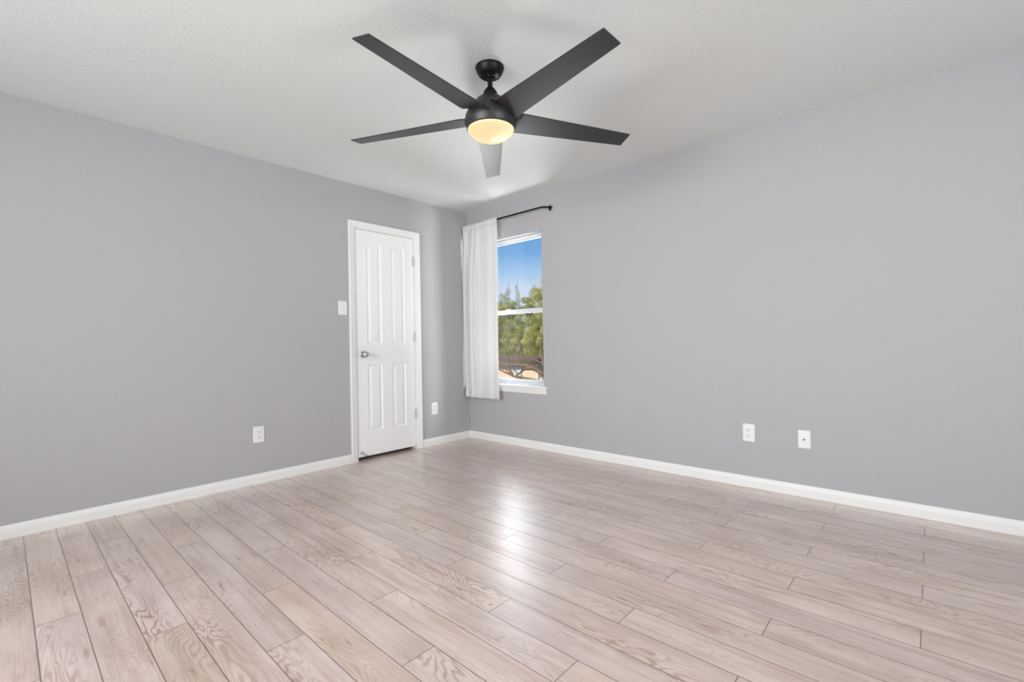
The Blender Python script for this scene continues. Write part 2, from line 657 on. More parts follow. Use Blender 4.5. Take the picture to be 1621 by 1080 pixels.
def panel_slab():
    bm = bmesh.new()
    ys = sorted({SY0, SY1} | {p_[0] for p_ in panels} | {p_[1] for p_ in panels})
    zs = sorted({SZ0, SZ1} | {p_[2] for p_ in panels} | {p_[3] for p_ in panels})
    c = {}

    def V(y, z, x):
        if (y, z, x) not in c:
            c[(y, z, x)] = bm.verts.new((x, y, z))
        return c[(y, z, x)]

    for i in range(len(ys) - 1):
        for j in range(len(zs) - 1):
            y, z = (ys[i] + ys[i + 1]) / 2, (zs[j] + zs[j + 1]) / 2
            if any(p_[0] < y < p_[1] and p_[2] < z < p_[3] for p_ in panels):
                continue
            bm.faces.new((V(ys[i], zs[j], FX), V(ys[i + 1], zs[j], FX), V(ys[i + 1], zs[j + 1], FX), V(ys[i], zs[j + 1], FX)))
    for (a, b, z0, z1) in panels:
        steps = [(0, 0), (0.004, -0.0065), (0.010, -0.0085), (0.014, -0.0085), (0.036, -0.0020), (0.038, -0.0015)]
        prev = None
        for ins, dx in steps:
            ring = [V(yy, zz, FX + dx) if ins == 0 else bm.verts.new((FX + dx, yy, zz)) for yy, zz in
                    ((a + ins, z0 + ins), (b - ins, z0 + ins), (b - ins, z1 - ins), (a + ins, z1 - ins))]
            if prev:
                for q in range(4):
                    bm.faces.new((prev[q], prev[(q + 1) % 4], ring[(q + 1) % 4], ring[q]))
            prev = ring
        bm.faces.new(prev)
    # edges and back
    bk = FX - 0.035
    B = [bm.verts.new((bk, y, z)) for y, z in ((SY0, SZ0), (SY1, SZ0), (SY1, SZ1), (SY0, SZ1))]
    bm.faces.new(B)
    bot = [V(y, SZ0, FX) for y in ys]
    top = [V(y, SZ1, FX) for y in ys]
    lef = [V(SY0, z, FX) for z in zs]
    rig = [V(SY1, z, FX) for z in zs]
    bm.faces.new(bot + [B[1], B[0]])
    bm.faces.new(top + [B[2], B[3]])
    bm.faces.new(lef + [B[3], B[0]])
    bm.faces.new(rig + [B[2], B[1]])
    return bm


slab = link('door_slab', panel_slab(), M['door'], door)

# knob: rosette, neck and rounded knob
bm = bmesh.new()
KY, KZ = -1.268, 0.938
lathe(bm, [(0.0, FX), (0.031, FX), (0.032, 0.001), (0.030, 0.006), (0.022, 0.008), (0.0125, 0.010), (0.0110, 0.020), (0.0120, 0.026),
           (0.0200, 0.030), (0.0255, 0.037), (0.0270, 0.045), (0.0255, 0.053), (0.0210, 0.0595), (0.0120, 0.0615), (0.0110, 0.0600), (0.0, 0.0600)],
      (0, KY, KZ), 36, 'x')
kn = link('door_knob', bm, M['nickel'], door)
smooth_by_angle(kn, 50)
kn['label'] = 'round satin metal knob'
bm = bmesh.new()
box(bm, (FX - 0.03, SY0 - 0.0035, KZ - 0.028), (FX + 0.0008, SY0 + 0.0005, KZ + 0.028))
link('latch_plate', bm, M['nickel'], door)
# hinges, knuckles standing in the gap on the right-hand side
for hz in (1.831, 1.087, 0.341):
    bm = bmesh.new()
    for i in range(5):
        z0 = hz - 0.0445 + i * 0.0178
        lathe(bm, [(0, z0 + 0.0006), (0.0062, z0 + 0.0006), (0.0062, z0 + 0.0172), (0, z0 + 0.0172)], (0.0045, -0.7128, 0), 16)
    lathe(bm, [(0, hz + 0.0445), (0.0045, hz + 0.0445), (0.005, hz + 0.048), (0, hz + 0.050)], (0.0045, -0.7128, 0), 16)
    box(bm, (-0.0032, -0.7270, hz - 0.0440), (-0.0018, -0.7128, hz + 0.0440))
    link('hinge', bm, M['hinge'], door)
# flip-down rubber door stop low on the latch side
bm = bmesh.new()
lathe(bm, [(0, FX), (0.013, FX), (0.013, 0.002), (0.007, 0.004), (0.0, 0.004)], (0, -1.297, 0.066), 20, 'x')
tube(bm, [(0.004, -1.297, 0.066), (0.012, -1.288, 0.058), (0.020, -1.270, 0.046), (0.024, -1.258, 0.040)], [0.0055, 0.006, 0.005, 0.0065], 10)
dst = link('door_stop', bm, M['stop'], door, smooth=True)
dst['label'] = 'small grey stop at the door bottom'

# ------------------------------------------------------------------ corner window
win = empty('window_1', (0.58, 0.08, WZ0), kind='structure')
FY = 0.066      # room face of the vinyl frame


def rect_frame(bm, x0, x1, z0, z1, y0, y1, wl_, wr, wb, wt):
    box(bm, (x0, y0, z0), (x0 + wl_, y1, z1))
    box(bm, (x1 - wr, y0, z0), (x1, y1, z1))
    box(bm, (x0 + wl_, y0, z0), (x1 - wr, y1, z0 + wb))
    box(bm, (x0 + wl_, y0, z1 - wt), (x1 - wr, y1, z1))


bm = bmesh.new()
rect_frame(bm, WX0 + 0.001, WX1 - 0.001, 0.601, WZ1 - 0.001, FY, FY + 0.070, 0.026, 0.026, 0.022, 0.018)
wf = link('window_frame', bm, M['vinyl'], win, bevel=0.002)
sx0, sx1 = WX0 + 0.028, WX1 - 0.028
s_low = bmesh.new()
rect_frame(s_low, sx0, sx1, 0.624, 1.352, FY + 0.006, FY + 0.030, 0.030, 0.030, 0.026, 0.042)
box(s_low, (0.50, FY - 0.004, 1.352), (0.56, FY + 0.018, 1.362))
sl = link('window_sash', s_low, M['vinyl'], win, bevel=0.0015)
s_up = bmesh.new()
rect_frame(s_up, sx0, sx1, 1.322, 2.057, FY + 0.036, FY + 0.060, 0.024, 0.024, 0.034, 0.016)
su_ = link('window_sash', s_up, M['vinyl'], win, bevel=0.0015)
for par, z0, z1, y in ((sl, 0.646, 1.314, FY + 0.018), (su_, 1.352, 2.045, FY + 0.048)):
    bm = bmesh.new()
    box(bm, (sx0 + 0.02, y - 0.002, z0), (sx1 - 0.02, y + 0.002, z1))
    link('pane', bm, M['glass'], par)
bm = bmesh.new()
box(bm, (WX0 - 0.045, -0.038, 0.5815), (WX1 + 0.045, 0.0, 0.600))
box(bm, (WX0 + 0.001, 0.0, 0.5815), (WX1 - 0.001, FY, 0.6015))
link('window_sill', bm, M['trim'], win, bevel=0.004)
bm = bmesh.new()
ring = []
for x in (WX0 - 0.032, WX1 + 0.032):
    ring.append([(x, 0.0, 0.525), (x, -0.007, 0.525), (x, -0.010, 0.535), (x, -0.013, 0.552), (x, -0.017, 0.562), (x, -0.017, 0.5815), (x, 0.0, 0.5815)])
sweep(bm, ring)
link('window_apron', bm, M['trim'], win)

# assumed big windows in the two unseen walls, behind the added fill lamps
for nm, ax in (('window_2', 'y'), ('window_3', 'x')):
    w_ = empty(nm, (2.2, Y1 - 0.1, 0.66) if ax == 'y' else (X1 + 0.1, -2.5, 0.66), kind='structure')
    a0, a1 = (1.102, 3.698) if ax == 'y' else (-3.598, -1.402)
    bm = bmesh.new()
    rect_frame(bm, a0, a1, 0.662, 2.158, 0.08, 0.13, 0.04, 0.04, 0.04, 0.04)
    box(bm, ((a0 + a1) / 2 - 0.02, 0.085, 0.70), ((a0 + a1) / 2 + 0.02, 0.125, 2.12))
    for v in bm.verts:
        x, y, z = v.co
        v.co = (x, Y1 - y, z) if ax == 'y' else (X1 + y, x, z)
    fr_ = link('window_frame', bm, M['vinyl'], w_)
    bm = bmesh.new()
    box(bm, (a0 + 0.04, 0.103, 0.702), (a1 - 0.04, 0.107, 2.118))
    for v in bm.verts:
        x, y, z = v.co
        v.co = (x, Y1 - y, z) if ax == 'y' else (X1 + y, x, z)
    link('pane', bm, M['glass'], fr_)

# ------------------------------------------------------------------ curtain rod
RZ, RY = 2.262, -0.076
rod = empty('curtain_rod', (0.6, RY, RZ), label='black wraparound curtain rod mounted above the corner window', cat='curtain rod')
pts = []
Rr = 0.055
for i in range(9):            # left return to the wall
    a = PI / 2 * i / 8
    pts.append((0.052 + Rr - Rr * math.sin(PI / 2 - a), RY + Rr - Rr * math.cos(PI / 2 - a), RZ))
pts = [(0.052, -0.012, RZ)] + pts
for i in range(17):
    pts.append((0.13 + (1.085 - 0.13) * i / 16, RY, RZ))
for i in range(1, 9):
    a = PI / 2 * i / 8
    pts.append((1.090 + Rr * math.sin(a), RY + Rr - Rr * math.cos(a), RZ))
pts.append((1.145, -0.012, RZ))
bm = bmesh.new()
tube(bm, pts, 0.0078, 16)
link('rod', bm, M['rod'], rod, smooth=True)
for bx_ in (0.052, 1.150):
    bm = bmesh.new()
    uvsphere(bm, (bx_, -0.006, RZ - 0.004), 1.0, 20, 12, (0.0125, 0.0060, 0.028))
    lathe(bm, [(0, -0.028), (0.0105, -0.028), (0.0115, -0.020), (0.0115, -0.006), (0, -0.006)], (bx_, 0, RZ), 20, 'y')
    uvsphere(bm, (bx_, -0.016, RZ - 0.017), 0.0055, 12, 8)
    s = 1 if bx_ > 0.5 else -1
    tube(bm, [(bx_ + s * 0.008, -0.016, RZ), (bx_ + s * 0.020, -0.016, RZ - 0.001)], [0.004, 0.004], 10)
    uvsphere(bm, (bx_ + s * 0.023, -0.016, RZ - 0.001), 0.0075, 14, 10)
    link('wall_bracket', bm, M['rod'], rod, smooth=True)

# ------------------------------------------------------------------ curtain
FOLDS = [(-0.1, -0.2), (0.0, -0.15), (0.07, 0.25), (0.15, -0.95), (0.22, -0.25), (0.30, 0.85), (0.37, 0.45), (0.43, 0.95), (0.485, -0.35),
         (0.60, -0.10), (0.74, 0.22), (0.86, -0.12), (0.95, 0.12), (1.0, 0.05), (1.1, 0.0)]


def fold_profile(q):
    for (a, va), (b, vb) in zip(FOLDS, FOLDS[1:]):
        if q <= b:
            f = max(0.0, (q - a) / (b - a))
            return va + (vb - va) * f * f * (3 - 2 * f), 0
    return 0.0, 0


def curtain_point(s, t):
    """s 0..1 left to right, t 0 (top) .. 1 (bottom)"""
    ztop, zbot = 2.279, 0.448
    z = ztop + (zbot - ztop) * t
    xl = 0.030 + 0.006 * math.sin(t * 4.0) - 0.010 * min(1, t * 3)
    xr = 0.540 - 0.012 * t + 0.004 * math.sin(t * 7)
    x = xl + (xr - xl) * s
    # folds: tight on the left, broad and flat on the right
    amp = (0.003 + 0.050 * min(1.0, t * 3.0) ** 0.8) * (1 - 0.25 * t)
    sp = s + 0.022 * math.sin(2.6 * t + 0.4) * (1 - s) - 0.030 * (1 - t) * s * (1 - s)
    fold, dfold = fold_profile(sp)
    gat = 0.0014 * math.sin(2 * PI * 15 * s) * max(0, 1 - t * 9)
    y = RY - 0.010 - amp * fold + gat + 0.003 * math.sin(6 * s + 3 * t)
    x += (0.018 * math.sin(PI * t) * -1 + 0.012 * t * t) * (1 - s) ** 2
    if t < 0.001 or t > 0.999:
        pass
    z += (0.0022 * math.sin(2 * PI * 9 * s + 1)) * max(0, 1 - t * 40)
    z += 0.012 * t ** 6 * fold * 0.6
    x = max(x, 0.010)
    return (x, min(y, RY - 0.0095 if t < 0.035 else -0.042), z)


bm = bmesh.new()
NS, NT = 220, 90
g = []
for j in range(NT + 1):
    t = (j / NT)
    t = t * 0.9 + 0.1 * t * t
    g.append([bm.verts.new(curtain_point(i / NS, t)) for i in range(NS + 1)])
for j in range(NT):
    for i in range(NS):
        bm.faces.new((g[j][i], g[j][i + 1], g[j + 1][i + 1], g[j + 1][i]))
cur = link('curtain', bm, M['fabric'], smooth=True)
cur['label'] = 'white gathered curtain panel hanging over the left half of the corner window'
cur['category'] = 'curtain'
sol = cur.modifiers.new('cloth', 'SOLIDIFY')
sol.thickness = 0.0012
sol.offset = 0
# stitched rod pocket and hem, doubled cloth
for nm, ta, tb in (('rod_pocket', 0.004, 0.036), ('hem', 0.972, 0.998)):
    bm = bmesh.new()
    rows = []
    for j in range(5):
        t = ta + (tb - ta) * j / 4
        row = []
        for i in range(NS + 1):
            x, y, z = curtain_point(i / NS, t)
            row.append(bm.verts.new((x, y - 0.0018, z)))
        rows.append(row)
    for j in range(4):
        for i in range(NS):
            bm.faces.new((rows[j][i], rows[j][i + 1], rows[j + 1][i + 1], rows[j + 1][i]))
    o = link(nm, bm, M['fabric'], cur, smooth=True)
    q = o.modifiers.new('cloth', 'SOLIDIFY')
    q.thickness = 0.0012
    q.offset = 0


# ------------------------------------------------------------------ wall plates (built facing +x, then turned)
def plate_mesh(w, h, t=0.0055):
    bm = bmesh.new()
    rings = []
    n = 6
    for dx, ins in ((0, 0), (t * 0.45, 0), (t * 0.85, 0.0018), (t, 0.005)):
        ring = []
        r = 0.004
        for cx_, cz, a0 in ((w / 2 - r, h / 2 - r, 0), (-w / 2 + r, h / 2 - r, 90), (-w / 2 + r, -h / 2 + r, 180), (w / 2 - r, -h / 2 + r, 270)):
            for q in range(n):
                a = math.radians(a0 + 90 * q / (n - 1))
                y = cx_ + r * math.cos(a)
                z = cz + r * math.sin(a)
                ring.append((dx, y * (1 - 2 * ins / w), z * (1 - 2 * ins / h)))
        rings.append(ring)
    sweep(bm, rings)
    return bm


def place_screw(parent, z):
    bm = bmesh.new()
    lathe(bm, [(0, 0.0050), (0.0034, 0.0050), (0.0032, 0.0062), (0.0, 0.0066)], (0, 0, z), 14, 'x')
    box(bm, (0.0060, -0.0028, z - 0.0004), (0.0068, 0.0028, z + 0.0004))
    o = link('screw', bm, M['plate'], None)
    o.parent = parent


def make_outlet(loc, rz, label):
    t = empty('wall_outlet', loc, label=label, cat='wall outlet')
    t.rotation_euler = (0, 0, rz)
    o = link('faceplate', plate_mesh(0.076, 0.120), M['plate'], None)
    o.parent = t
    for zc in (0.0195, -0.0195):
        bm = bmesh.new()
        pts_ = []
        for i in range(28):
            a = 2 * PI * i / 28
            y, z = 0.0172 * math.cos(a), 0.0172 * math.sin(a)
            z = max(-0.0140, min(0.0140, z))
            pts_.append((y, z))
        sweep(bm, [[(0.0050, y, z + zc) for y, z in pts_], [(0.0072, y, z + zc) for y, z in pts_],
                   [(0.0076, y * 0.95, z * 0.95 + zc) for y, z in pts_]])
        r_ = link('receptacle', bm, M['plate'], None)
        r_.parent = t
        bm = bmesh.new()
        box(bm, (0.0070, -0.0078, zc + 0.0005), (0.0079, -0.0052, zc + 0.0085))
        box(bm, (0.0070, 0.0052, zc + 0.0005), (0.0079, 0.0078, zc + 0.0075))
        lathe(bm, [(0, 0.0070), (0.0030, 0.0070), (0.0030, 0.0079), (0, 0.0079)], (0, 0, zc - 0.0070), 14, 'x')
        s_ = link('slots', bm, M['slot'], None)
        s_.parent = r_
        s_['label'] = 'dark plug slots'
    place_screw(t, 0)
    return t


make_outlet((0, -2.140, 0.364), 0, 'white duplex wall outlet low on the left wall, left of the closet door')
make_outlet((0, -0.482, 0.366), 0, 'white duplex wall outlet between the closet door and the curtained corner')
make_outlet((2.809, 0, 0.370), -PI / 2, 'white duplex wall outlet on the right wall, beside the cable jack plate')

sw = empty('light_switch', (0, -1.4555, 1.343), label='white toggle light switch on the wall left of the closet door frame', cat='light switch')
o = link('faceplate', plate_mesh(0.078, 0.120), M['plate'], None)
o.parent = sw
bm = bmesh.new()
box(bm, (0.0050, -0.0052, -0.012), (0.0060, 0.0052, 0.012))
vs = [(0.005, -0.0040, -0.005), (0.005, 0.0040, -0.005), (0.005, 0.0040, 0.006), (0.005, -0.0040, 0.006),
      (0.017, -0.0034, 0.008), (0.017, 0.0034, 0.008), (0.015, 0.0034, 0.0135), (0.015, -0.0034, 0.0135)]
vv = [bm.verts.new(v) for v in vs]
for f in ((0, 1, 5, 4), (1, 2, 6, 5), (2, 3, 7, 6), (3, 0, 4, 7), (4, 5, 6, 7), (3, 2, 1, 0)):
    bm.faces.new([vv[i] for i in f])
o = link('toggle', bm, M['plate'], None, bevel=0.0006)
o.parent = sw
place_screw(sw, 0.030)
place_screw(sw, -0.030)

cx = empty('cable_jack', (3.135, 0, 0.365), label='white wall plate with a single cable jack, rightmost plate on the right wall', cat='cable jack')
cx.rotation_euler = (0, 0, -PI / 2)
o = link('faceplate', plate_mesh(0.070, 0.114), M['plate'], None)
o.parent = cx
bm = bmesh.new()
hexp = [(0.0065 * math.cos(i * PI / 3), 0.0065 * math.sin(i * PI / 3)) for i in range(6)]
sweep(bm, [[(0.005, a, b) for a, b in hexp], [(0.0078, a, b) for a, b in hexp]])
lathe(bm, [(0, 0.0078), (0.0046, 0.0078), (0.0046, 0.015), (0.0030, 0.0155), (0.0030, 0.012), (0, 0.012)], (0, 0, 0), 18, 'x')
o = link('coaxial_connector', bm, mat('dull_brass', (0.20, 0.17, 0.13), 0.35, metal=1.0), None)
o.parent = cx
place_screw(cx, 0.042)
place_screw(cx, -0.042)

# ------------------------------------------------------------------ ceiling fan
FXc, FYc = 2.0777, -1.7207
fan = empty('ceiling_fan', (FXc, FYc, H), label='black five-blade ceiling fan with a lit frosted glass bowl', cat='ceiling fan')


def fanpart(name, prof, m, parent=fan, n=64, ang=32):
    bm = bmesh.new()
    lathe(bm, prof, (FXc, FYc, 0), n)
    o = link(name, bm, m, parent)
    smooth_by_angle(o, ang)
    return o


fanpart('canopy', [(0, 2.44), (0.0740, 2.44), (0.0745, 2.436), (0.0715, 2.426), (0.0655, 2.413), (0.0580, 2.401), (0.0520, 2.396),
                   (0.0485, 2.394), (0.0425, 2.393), (0.0420, 2.397), (0.0360, 2.396), (0.0350, 2.391), (0.0280, 2.390), (0.0270, 2.399), (0, 2.399)], M['fan_black'])
fanpart('hanger_ball', [(0, 2.404), (0.018, 2.402), (0.0225, 2.394), (0.020, 2.388), (0.014, 2.384), (0, 2.384)], M['fan_black'])
fanpart('downrod', [(0, 2.395), (0.0125, 2.395), (0.0125, 2.315), (0, 2.315)], M['fan_black'], n=32)
fanpart('coupling_cover', [(0, 2.336), (0.0150, 2.336), (0.0190, 2.333), (0.0265, 2.325), (0.0335, 2.314), (0.0385, 2.301), (0.0410, 2.290), (0.0412, 2.276), (0, 2.276)], M['fan_black'])
fanpart('motor_housing', [(0, 2.290), (0.0400, 2.289), (0.0560, 2.281), (0.0740, 2.267), (0.0910, 2.249), (0.1060, 2.230), (0.1190, 2.210),
                          (0.1280, 2.191), (0.1325, 2.174), (0.1335, 2.160), (0.1315, 2.146), (0.1285, 2.136), (0.1240, 2.129), (0.1235, 2.119), (0.1185, 2.117), (0, 2.117)], M['fan_hub'])
fanpart('light_bowl', [(0.1150, 2.124), (0.1185, 2.120), (0.1190, 2.115), (0.1160, 2.107), (0.1080, 2.097), (0.0970, 2.087), (0.0820, 2.077),
                       (0.0640, 2.069), (0.0440, 2.063), (0.0240, 2.0598), (0.0001, 2.0590)], M['bowl'], ang=80)
# two small bulbs glowing inside the bowl
for dx, dy in ((0.035, 0.030), (-0.045, -0.035)):
    d = bpy.data.lights.new('fan_bulb', 'POINT')
    d.energy = 0.065 if dx > 0 else 0.015
    d.color = (1.0, 0.86, 0.62)
    d.shadow_soft_size = 0.012
    o = bpy.data.objects.new('fan_bulb', d)
    COL.objects.link(o)
    o.location = (FXc + dx, FYc + dy, 2.105)


def blade_mesh():
    """blade along +x, pitched, thickness 6 mm; widens into a twisted root that flows into the housing"""
    bm = bmesh.new()
    NR, NC = 28, 8
    rings = []
    for i in range(NR + 1):
        q = i / NR
        r = 0.090 + (0.8065 - 0.090) * q
        if r > 0.16:
            g_ = (r - 0.16) / (0.8065 - 0.16)
            sl_, zl = -0.0687 + (0.0687 - 0.0474) * g_, 2.1905 + (2.1803 - 2.1905) * g_
            sr_, zr = 0.0756 + (0.0474 - 0.0756) * g_, 2.1589 + (2.1597 - 2.1589) * g_
        else:
            sl_, zl, sr_, zr = -0.0687, 2.1905, 0.0756, 2.1589
        # root twist: the high edge climbs onto the dome
        w_ = max(0.0, min(1.0, (0.150 - r) / 0.060))
        w_ = w_ * w_ * (3 - 2 * w_)
        zl += 0.036 * w_
        sl_ *= 1 - 0.08 * w_
        zr -= 0.006 * w_
        topr, botr = [], []
        for c_ in range(NC + 1):
            f_ = c_ / NC
            s = sl_ + (sr_ - sl_) * f_
            z = zl + (zr - zl) * f_ - 0.010 * w_ * math.sin(PI * f_)
            x = r
            if i == NR:
                x = math.sqrt(max(0, 0.8085 ** 2 - s * s)) * 0.0 + 0.8065
            topr.append((x, s, z + 0.003))
            botr.append((x, s, z - 0.003))
        rings.append(topr + botr[::-1])
    sweep(bm, rings)
    return bm


bmesh_blade = blade_mesh()
for i in range(5):
    bmc = bmesh_blade.copy()
    a = math.radians(-82.37 + 72 * i)
    for v in bmc.verts:
        x, y, z = v.co
        v.co = (FXc + x * math.cos(a) - y * math.sin(a), FYc + x * math.sin(a) + y * math.cos(a), z)
    o = link('blade', bmc, M['fan'], fan)
    smooth_by_angle(o, 40)
bmesh_blade.free()

# ------------------------------------------------------------------ outside
GZ = -2.85


def simple(name, col, rough=0.8, nscale=6.0, var=0.15):
    m = bpy.data.materials.new(name)
    m.use_nodes = True
    n, l = m.node_tree.nodes, m.node_tree.links
    b = n['Principled BSDF']
    b.inputs['Roughness'].default_value = rough
    b.inputs['Specular IOR Level'].default_value = 0.2
    tc = n.new('ShaderNodeTexCoord')
    no = n.new('ShaderNodeTexNoise')
    no.inputs['Scale'].default_value = nscale
    no.inputs['Detail'].default_value = 4
    r_ = n.new('ShaderNodeValToRGB')
    r_.color_ramp.elements[0].position = 0.3
    r_.color_ramp.elements[1].position = 0.7
    r_.color_ramp.elements[0].color = (*[c * (1 - var) for c in col], 1)
    r_.color_ramp.elements[1].color = (*[min(1, c * (1 + var)) for c in col], 1)
    l.new(tc.outputs['Object'], no.inputs['Vector'])
    l.new(no.outputs['Fac'], r_.inputs[0])
    l.new(r_.outputs[0], b.inputs['Base Color'])
    return m


def leafmat(name, col, col2):
    m = bpy.data.materials.new(name)
    m.use_nodes = True
    n, l = m.node_tree.nodes, m.node_tree.links
    n.clear()
    out = n.new('ShaderNodeOutputMaterial')
    d = n.new('ShaderNodeBsdfDiffuse')
    t = n.new('ShaderNodeBsdfTranslucent')
    mx = n.new('ShaderNodeMixShader')
    mx.inputs[0].default_value = 0.22
    at = n.new('ShaderNodeAttribute')
    at.attribute_name = 'leaf_tone'
    r_ = n.new('ShaderNodeMix')
    r_.data_type = 'RGBA'
    r_.inputs[6].default_value = (*col, 1)
    r_.inputs[7].default_value = (*col2, 1)
    l.new(at.outputs['Fac'], r_.inputs[0])
    l.new(r_.outputs[2], d.inputs[0])
    l.new(r_.outputs[2], t.inputs[0])
    l.new(d.outputs[0], mx.inputs[1])
    l.new(t.outputs[0], mx.inputs[2])
    l.new(mx.outputs[0], out.inputs[0])
    return m


M['bark'] = simple('brown_bark', (0.23, 0.155, 0.095), 0.9, 9, 0.35)
M['leaf_near'] = leafmat('yellow_green_leaves', (0.34, 0.34, 0.10), (0.92, 0.82, 0.32))
M['leaf_far'] = leafmat('olive_green_leaves', (0.30, 0.30, 0.14), (0.82, 0.72, 0.36))
M['peach'] = simple('peach_siding', (0.86, 0.64, 0.46), 0.9, 2, 0.03)
M['shingle'] = simple('brown_shingles', (0.17, 0.115, 0.075), 0.95, 14, 0.3)
M['ground'] = simple('dry_lawn', (0.24, 0.24, 0.17), 0.95, 1.5, 0.2)
M['house_trim'] = simple('cream_trim', (0.80, 0.76, 0.68), 0.7, 2, 0.02)
M['sage'] = simple('sage_door_paint', (0.42, 0.43, 0.34), 0.7, 2, 0.03)

bm = bmesh.new()
box(bm, (-45, TH + 0.3, GZ - 0.2), (25, 45, GZ))
link('ground', bm, M['ground'], kind='structure')


def leaves(blobs, count, size, seed, up=0.0):
    """thousands of small folded leaves scattered through ellipsoid clumps -> one crown mesh"""
    rnd = random.Random(seed)
    verts, faces, tone = [], [], []
    vol = [b[3] * b[4] * b[5] for b in blobs]
    tot = sum(vol)
    for b, w_ in zip(blobs, vol):
        shade = rnd.gauss(0, 0.22)      # tone per clump, painting in the shadowed gaps of the crown
        for _ in range(int(count * w_ / tot)):
            while True:
                p_ = Vector((rnd.uniform(-1, 1), rnd.uniform(-1, 1), rnd.uniform(-1, 1)))
                if 0.15 < p_.length < 1:
                    break
            p_ = p_ * (0.55 + 0.45 * rnd.random()) / max(p_.length, 0.35) * (0.35 + 0.65 * p_.length)
            c = Vector((b[0] + p_.x * b[3], b[1] + p_.y * b[4], b[2] + p_.z * b[5]))
            d = Vector((rnd.gauss(0, 1), rnd.gauss(0, 1), rnd.gauss(0, 1) + up)).normalized()
            s = d.orthogonal().normalized()
            s.rotate(Matrix.Rotation(rnd.uniform(0, 2 * PI), 3, d))
            L = size * rnd.uniform(0.6, 1.3)
            W_ = L * 0.42
            nrm = d.cross(s) * L * 0.12
            i0 = len(verts)
            verts += [c - d * L, c - s * W_ + nrm, c + d * L, c + s * W_ + nrm]
            faces += [(i0, i0 + 1, i0 + 2), (i0, i0 + 2, i0 + 3)]
            tv = min(1, max(0, rnd.gauss(0.45, 0.24) + shade))
            tone += [tv] * 4
    me = bpy.data.meshes.new('crown')
    me.from_pydata([tuple(v) for v in verts], [], faces)
    at = me.attributes.new('leaf_tone', 'FLOAT', 'POINT')
    at.data.foreach_set('value', tone)
    me.update()
    return me


def tree(name, base, label, blobs, count, size, seed, m, limbs):
    t = empty(name, base, label=label, cat='tree')
    me = leaves(blobs, count, size, seed)
    me.materials.append(m)
    o = bpy.data.objects.new('crown', me)
    COL.objects.link(o)
    o.parent = t
    o.matrix_parent_inverse = t.matrix_basis.inverted()
    for nm, pts_, r0, r1 in limbs:
        bm = bmesh.new()
        n = len(pts_)
        # smooth the path
        P = [Vector(p_) for p_ in pts_]
        fine = []
        for i in range(n - 1):
            p0, p1, p2, p3 = P[max(i - 1, 0)], P[i], P[i + 1], P[min(i + 2, n - 1)]
            for k_ in range(5):
                u_ = k_ / 5
                fine.append(0.5 * ((2 * p1) + (p2 - p0) * u_ + (2 * p0 - 5 * p1 + 4 * p2 - p3) * u_ * u_ + (3 * p1 - p0 - 3 * p2 + p3) * u_ ** 3))
        fine.append(P[-1])
        rad = [r0 + (r1 - r0) * i / (len(fine) - 1) for i in range(len(fine))]
        tube(bm, fine, rad, 8)
        link(nm, bm, M['bark'], t, smooth=True)
    return t


# nearest tree: a spreading oak whose long limbs cross the bottom of the window view
rnd = random.Random(5)
near = []
for (x, y, z, r_) in [(-3.7, 6.3, 2.0, .55), (-4.2, 6.0, 1.55, .42), (-3.9, 6.1, 1.25, .38), (-3.35, 6.4, 1.2, .5), (-4.45, 6.2, 1.9, .35),
                      (-4.9, 6.3, 1.35, .42), (-5.4, 6.2, 1.75, .5), (-5.1, 6.4, 1.08, .32), (-5.7, 6.4, 1.35, .5), (-4.35, 6.3, 1.05, .24),
                      (-3.0, 6.5, 2.4, .7), (-2.2, 6.6, 2.1, .8), (-1.6, 6.8, 1.5, .7), (-2.5, 6.5, 1.2, .6), (-6.3, 6.5, 1.6, .6), (-6.6, 6.7, 1.0, .5),
                      (-4.0, 7.3, 2.1, .6), (-3.0, 7.6, 1.6, .8), (-2.0, 7.7, 1.4, .8), (-5.6, 7.2, 2.0, .5), (-3.1, 5.3, 1.9, .5), (-2.2, 5.5, 1.8, .6)]:
    for _ in range(9):
        near.append((x + rnd.uniform(-.85, .85) * r_, y + rnd.uniform(-.8, .8) * r_, z + rnd.uniform(-.8, .8) * r_, r_ * .30, r_ * .30, r_ * .26))
